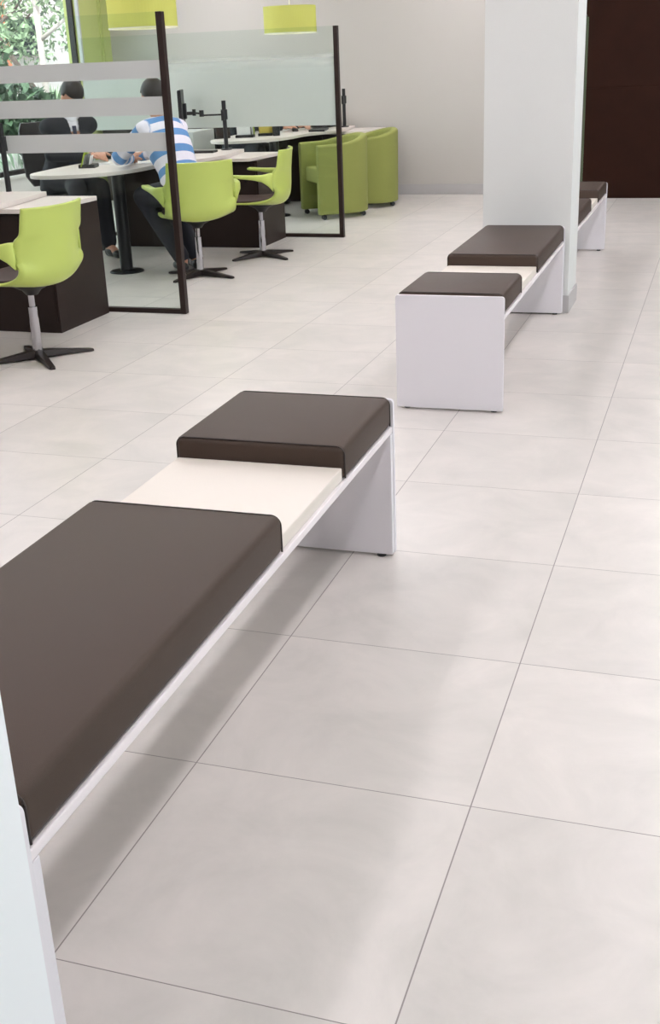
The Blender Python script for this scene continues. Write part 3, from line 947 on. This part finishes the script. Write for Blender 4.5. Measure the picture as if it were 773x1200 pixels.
# customer in stripes
F1 = (-.865, .5)
p = person(None, 'person in a blue and white striped top, back turned, leaning on the desk')
figure(make_joints((-1.95, 6.22, .575), F1, (-2.19, 6.385, .98), .152, (-2.255, 6.43, 1.185), (-.85, .45, -.25),
    (-2.50, 6.30, .80), (-2.545, 6.55, .775), (-2.32, 6.70, .82), (-2.57, 6.74, .775),
    (-2.34, 6.31, .53), (-2.25, 6.52, .53), (-2.06, 6.28, .10), (-2.03, 6.44, .10), (-.3, .95, 0), (-.9, -.1, 0), toe=(-.6, .8, 0)),
    F1, p, M['stripe'], M['trousers'], band=True, sleeve_end=.93)
# clerk in navy suit
F2 = (.82, -.57)
p = person(None, 'person in a navy suit and dark tie behind the desk, facing the striped customer')
figure(make_joints((-3.44, 7.09, .575), F2, (-3.275, 6.985, .985), .175, (-3.215, 6.985, 1.195), (.75, -.45, -.85),
    (-3.28, 6.70, .80), (-3.05, 6.86, .775), (-3.02, 7.10, .82), (-3.02, 6.95, .785),
    (-3.13, 6.76, .53), (-3.02, 6.92, .53), (-3.12, 6.72, .10), (-2.98, 6.9, .10), (.5, .1, 0), (.5, -.6, 0)),
    F2, p, M['suit'], M['suit'], suit=True, sleeve_end=.96)
# fix: left/right arms (image right arm is the person's left)
# third clerk behind the frosted band, only sleeve and hand visible
F3 = (.80, -.60)
clerk_chair(-3.36, 10.42, .9, -.43, 'dark office chair behind the person whose hand rests on the mouse')
p = person(None, 'person in black behind the wide frosted band, only the hand on a mouse showing')
figure(make_joints((-3.29, 10.42, .575), (.9, -.43), (-3.10, 10.34, .985), .175, (-3.05, 10.31, 1.19), (.8, -.5, -.2),
    (-2.93, 10.10, .795), (-2.66, 10.12, .775), (-2.86, 10.46, .795), (-2.58, 10.35, .775),
    (-2.96, 10.16, .53), (-2.90, 10.32, .53), (-2.94, 10.14, .10), (-2.86, 10.28, .10), (.9, .2, 0), (.8, -.4, 0)),
    (.9, -.43), p, M['suit'], M['suit'], suit=True, sleeve_end=.90)

# ------------------------------------------------------------------ things on the desks
def brochure_holder(x, y, z, rz, label, group='lime brochure holders', w=.16, h=.15, lean=.35):
    r = empty('brochure_holder', (x, y, z), rz, label, 'brochure holder', group)
    obj('base', BX(-w/2, w/2, -.02, .10, 0, .025), M['black'], r, bevel=.003)
    bm = BX(-w/2, w/2, -.004, .004, 0, h); bmesh.ops.transform(bm, matrix=Matrix.Translation((0, 0, .012)) @ Matrix.Rotation(-lean, 4, 'X'), verts=bm.verts)
    obj('lime_back_panel', bm, M['lime_dark'], r)
    for k in range(3):
        bm = BX(-w/2 + .01 + .01*k, w/2 - .01, .008, .011, 0, h*(.86 - .12*k)); bmesh.ops.transform(bm, matrix=Matrix.Translation((0, .022*k, .016)) @ Matrix.Rotation(-lean*.8, 4, 'X'), verts=bm.verts)
        obj('leaflet', bm, M['paper'] if k != 1 else M['grey'], r)
    return r
DZ = .724
brochure_holder(-2.86, 6.42, DZ, math.radians(-75), 'small lime brochure holder with grey leaflets beside the suited clerk', h=.12, w=.13)
def slab_thing(name, x, y, z, rz, sx, sy, sz, m, label, cat, bev=.002, group=None):
    o = obj(name, rounded_box_bm(-sx/2, sx/2, -sy/2, sy/2, 0, sz, min(bev, sz*.4), 2), m, None)
    o.location = (x, y, z); o.rotation_euler = (0, 0, rz)
    return tag(o, label, cat, group)
slab_thing('note_pad', -2.84, 6.66, DZ, .5, .12, .09, .012, M['paper'], 'small white note pad on the desk between clerk and customer', 'note pad')
slab_thing('paper_sheet', -2.80, 6.98, DZ, .3, .30, .21, .003, M['paper'], 'white paper sheets lying before the suited clerk', 'paper')
slab_thing('desk_phone', -3.02, 7.24, DZ, .4, .16, .16, .04, M['black'], 'black desk phone beside the hands of the suited clerk', 'phone', .01)
slab_thing('keyboard', -2.55, 7.62, DZ, .1, .42, .13, .018, M['black'], 'black keyboard on the desk right of the striped shirt', 'keyboard', .005)
slab_thing('paper_sheet', -2.62, 6.70, DZ, -.6, .21, .28, .002, M['paper'], 'white paper sheet under the forearms of the striped customer', 'paper')
cab = empty('low_cabinet', (-4.36, 10.82, 0), 0, 'dark low cabinet in the far left corner against the far wall', 'cabinet')
obj('body', BX(-.6, .6, -.25, .25, 0, .86), M['dark_brown'], cab, bevel=.004)
obj('door', BX(-.58, .58, -.262, -.25, .05, .82), M['dark_brown'], cab)
obj('cabinet_top', BX(-.61, .61, -.27, .26, .86, .88), M['dark_brown'], cab)
cab = empty('pedestal_cabinet', (-3.42, 9.35, 0), 0, 'light grey cabinet left of the far desk, seen between the screens', 'cabinet')
obj('body', BX(-.22, .22, -.25, .25, 0, .80), M['lgrey'], cab, bevel=.004)
obj('drawer_front', BX(-.2, .2, -.262, -.25, .55, .75), M['lgrey'], cab)
obj('handle', BX(-.06, .06, -.27, -.262, .64, .655), M['chrome'], cab)
# far desk
zz = DZ
brochure_holder(-2.79, 9.42, zz, math.radians(190), 'lime brochure holder with a white leaflet on the far desk', h=.19, w=.17, lean=.25)
o = brochure_holder(-2.66, 9.62, zz, math.radians(195), 'brochure rack with a yellow card on the far desk', group='racks with yellow cards', h=.17, w=.14, lean=.2)
for c in o.children:
    if c.name.startswith('leaflet') or c.name.startswith('lime_back'):
        c.data.materials.clear(); c.data.materials.append(M['yellow'])
pc = empty('pen_holder', (-2.53, 9.55, zz), 0, 'dark pen holder with pens fanned out, right of the yellow card', 'pen holder')
bm = bmesh.new(); lathe(bm, [(0, 0), (.035, 0), (.038, .085), (.033, .085), (.03, .006), (0, .006)], n=20); obj('cup', bm, M['black'], pc)
for k in range(5):
    a = k*1.25; obj('pen', TB((.01*math.cos(a), .01*math.sin(a), .01), (.045*math.cos(a), .045*math.sin(a), .15), .005, n=8), M['black'], pc)
slab_thing('menu_board', -2.97, 9.28, zz, .9, .15, .02, .15, M['dark_brown'], 'dark brown upright board at the left end of the far desk', 'board', .004)
slab_thing('computer_mouse', -2.55, 10.14, zz, .4, .06, .10, .03, M['black'], 'black computer mouse under the hand on the far desk', 'mouse', .012)
slab_thing('keyboard', -2.32, 10.20, zz, .2, .16, .36, .018, M['black'], 'black keyboard on the far desk beside the screen post', 'keyboard', .005)
pr_ = empty('printer', (-2.58, 10.86, DZ), 0, 'dark printer on the far cabinet behind the hand', 'printer')
obj('casing', rounded_box_bm(-.25, .22, -.16, .16, 0, .15, .01, 2), M['frame_dark'], pr_)
obj('paper_tray', BX(-.18, .10, -.2, -.158, .03, .04), M['grey'], pr_)
obj('red_button', TB((.12, -.168, .08), (.12, -.16, .08), .012, n=12), M['red'], pr_)
obj('white_label', BX(-.12, -.02, -.162, -.1598, .07, .12), M['paper'], pr_)
ph = empty('desk_phone', (-2.78, 4.66, .724), .3, 'black desk phone barely entering at the left edge on the nearest desk', 'phone')
obj('casing', rounded_box_bm(-.09, .09, -.09, .09, 0, .045, .01, 2), M['black'], ph); obj('handset', rounded_box_bm(-.08, -.04, -.1, .1, .045, .075, .01, 2), M['black'], ph)
obj('light', BX(.02, .05, -.02, .0, .045, .048), M['red'], ph)

# floor specks
for k, (x, y) in enumerate(((.508, .505), (.935, 4.70), (.90, 4.98), (.865, 4.86))): pass

# ------------------------------------------------------------------ outside
struct('ground_outside', BX(-40, X0 - .35, -8, 45, -.35, -.05), M['asphalt'])
def facade(x, y, rz, W, Hh, m, label, wins, name='building'):
    b = empty(name, (x, y, -.05), rz, label, 'building')
    obj('wall', BX(-W/2, W/2, 0, 4, 0, Hh), m, b)
    for (a, c, z0, z1) in wins:
        f = obj('window', BX(a, c, -.04, .02, z0, z1), M['grey_awn'], b)
        obj('pane', BX(a + .08, c - .08, -.05, -.03, z0 + .08, z1 - .08), M['ext_glass'], f)
    obj('roof', BX(-W/2 - .2, W/2 + .2, -.3, 4.1, Hh, Hh + .2), m, b)
    return b
def ray(px, d):   # horizontal direction of the view through the window, used to plan the street side
    a = math.radians(-32.9 + px*0.0373); return (1.58 + d*math.sin(a), -1.3 + d*math.cos(a))
bx, by = ray(60, 34)
b = facade(bx, by, math.radians(33), 14, 7.5, M['ext_white'], 'overexposed white building across the street, seen through the window',
       [(-1.1, -.4, 1.95, 2.75), (.4, 1.1, 3.4, 4.6), (2.2, 2.9, 3.4, 4.6), (-1.5, -.9, 3.9, 5.0)])
obj('balcony', BX(-1.3, -.3, -.6, 0, 1.8, 1.9), M['grey_awn'], b)
bx, by = ray(-34, 28)
facade(bx, by, math.radians(34), 1.6, 6.5, M['ext_brick'], 'orange brick building at the left edge of the window view', [(-.3, .3, 3.2, 4.4)])

def leaves(bm, c, R, n, size, flat=1.0):
    for _ in range(n):
        while True:
            v = Vector((random.uniform(-1, 1), random.uniform(-1, 1), random.uniform(-1, 1)))
            if v.length < 1: break
        p = Vector(c) + Vector((v.x*R[0], v.y*R[1], v.z*R[2]))
        a = Vector((random.gauss(0, 1), random.gauss(0, 1), random.gauss(0, 1)*flat)).normalized(); b = a.cross(Vector((random.gauss(0, 1), random.gauss(0, 1), random.gauss(0, 1)))).normalized()
        s = size*random.uniform(.6, 1.3)
        bm.faces.new([bm.verts.new(p - a*s), bm.verts.new(p + b*s*.4), bm.verts.new(p + a*s), bm.verts.new(p - b*s*.4)])
def tree(px, d, h, crown, n, lean, label, bark='bark', size=.07, m='leaf'):
    x, y = ray(px, d)
    t = empty('tree', (x, y, -.05), 0, label, 'tree', 'street trees outside the window')
    bm = bmesh.new()
    top = Vector((lean[0], lean[1], h))
    limb(bm, [Vector((0, 0, 0)), top*.5, top], [.05, .042, .03])
    obj('trunk', bm, M[bark], t, smooth=True)
    for k in range(7):
        a = k*2.4; s = .35 + .08*k
        p0 = top*s; p1 = p0 + Vector((math.cos(a)*.9, math.sin(a)*.9, .7 + .1*k)); 
        bm = bmesh.new(); limb(bm, [p0, p0.lerp(p1, .5) + Vector((0, 0, -.08)), p1], [.032, .022, .010]); obj('branch', bm, M[bark], t, smooth=True)
    bm = bmesh.new()
    for (dx, dy, dz, R, k) in crown: leaves(bm, top + Vector((dx, dy, dz)), (R, R, R*.7), int(n*k*1.05), size)
    obj('foliage', bm, M[m], t)
    return t
tree(46, 17.5, 5.2, [(0, 0, -1.6, 1.3, .4), (-.3, .3, -.3, 1.4, .5), (.5, .2, -2.6, .9, .2), (-.6, -.4, -3.2, .6, .15)], 2200, (0, 0), 'tree with a pale straight trunk in the middle of the window', 'pale_bark')
tree(88, 14.5, 4.6, [(0, 0, -1.0, 1.0, .6), (0, .2, .2, 1.2, .5), (-.1, 0, -1.9, .5, .25)], 2000, (.05, 0), 'tree with a dark trunk near the right side of the window')
tree(80, 21.5, 6.0, [(0, 0, 0, 1.3, .6), (-.2, 0, -1.4, .7, .12)], 1200, (-3.0, -1.8), 'tree with a trunk leaning to the left outside the window')
tree(2, 25.5, 5.6, [(0, 0, -.9, 1.5, .6), (0, 0, -2.4, 1.2, .5), (.6, 0, -3.4, 1.0, .3)], 2600, (0, 0), 'leafy tree at the left edge of the window')
def shrub(px, d, R, n, label, m='leaf_dark', size=.09, z=.6):
    x, y = ray(px, d)
    s = empty('shrub', (x, y, -.05), 0, label, 'shrub', 'shrubs outside the window')
    bm = bmesh.new(); leaves(bm, (0, 0, z), R, n, size); obj('foliage', bm, M[m], s)
    bm = bmesh.new()
    for k in range(6):
        a = k*1.1; tube(bm, (.05*math.cos(a), .05*math.sin(a), 0), (R[0]*.5*math.cos(a), R[1]*.5*math.sin(a), z), .015, .006, n=8)
    obj('stems', bm, M['bark'], s)
shrub(8, 15.8, (.75, .5, .55), 1500, 'dark green shrub low at the left side of the window', z=.75)
shrub(44, 17.0, (.7, .5, .45), 900, 'dark shrub behind the head of the suited clerk', z=.6, m='leaf')
shrub(-34, 17.5, (.8, .5, .9), 1200, 'tall dark shrub left of the window view', z=1.0)
def palm(px, d, n, label, L=.9, m='blade', z=.0, w=.02):
    x, y = ray(px, d)
    s = empty('fan_palm', (x, y, -.05), 0, label, 'palm', 'spiky plants outside the window')
    bm = bmesh.new()
    for k in range(n):
        a = random.uniform(0, 2*PI); e = random.uniform(.15, 1.35); d_ = Vector((math.cos(a)*math.cos(e), math.sin(a)*math.cos(e), math.sin(e)))
        sd = d_.cross(Vector((0, 0, 1))).normalized()*w
        p0 = Vector((0, 0, z)); p1 = p0 + d_*L*.6; p2 = p0 + d_*L + Vector((0, 0, -L*.15))
        A = [bm.verts.new(p0 - sd*.4), bm.verts.new(p0 + sd*.4)]; B = [bm.verts.new(p1 - sd), bm.verts.new(p1 + sd)]; C = bm.verts.new(p2)
        bm.faces.new([A[0], A[1], B[1], B[0]]); bm.faces.new([B[0], B[1], C])
    obj('fronds', bm, M[m], s)
    obj('stem', TB((0, 0, 0), (0, 0, z + .05), .04), M['bark'], s)
palm(4, 14.0, 130, 'pale spiky plant just outside, above the window sill')
palm(34, 14.6, 130, 'pale spiky plant behind the office chair of the suited clerk')
palm(50, 19.5, 90, 'green fan palm left of the head of the suited clerk', L=.9, m='leaf', z=.5, w=.04)

# ------------------------------------------------------------------ world, sun
w = bpy.data.worlds.new('sky'); SC.world = w; w.use_nodes = True
bg = w.node_tree.nodes['Background']; bg.inputs[0].default_value = (0.86, 0.95, 1.0, 1); bg.inputs[1].default_value = 2.3
sd = bpy.data.lights.new('sun', 'SUN'); sd.energy = 5.0; sd.angle = math.radians(1.0)
so = bpy.data.objects.new('sun', sd); COL.objects.link(so)
so.rotation_euler = Vector((-.04, .7, -.72)).to_track_quat('-Z', 'Y').to_euler()

# ------------------------------------------------------------------ camera
cam = bpy.data.cameras.new('camera'); co = bpy.data.objects.new('camera', cam); COL.objects.link(co)
r_ = Vector((0.94994441, 0.31009127, -0.03806592)); u_ = Vector((-0.0806716, 0.36117387, 0.92900244)); f_ = Vector((-0.30182396, 0.87942984, -0.36811066))
co.matrix_world = Matrix(((r_.x, u_.x, -f_.x, 1.57846599), (r_.y, u_.y, -f_.y, -1.29521344), (r_.z, u_.z, -f_.z, 1.40432863), (0, 0, 0, 1)))
cam.sensor_fit = 'VERTICAL'; cam.sensor_height = 24.0; cam.lens = 1344.76 / 1200.0 * 24.0
cam.clip_start = .02; cam.clip_end = 200
SC.camera = co
vs = SC.view_settings; vs.view_transform = 'Standard'; vs.look = 'None'; vs.gamma = 1.0; vs.use_curve_mapping = False; vs.exposure = 0.46
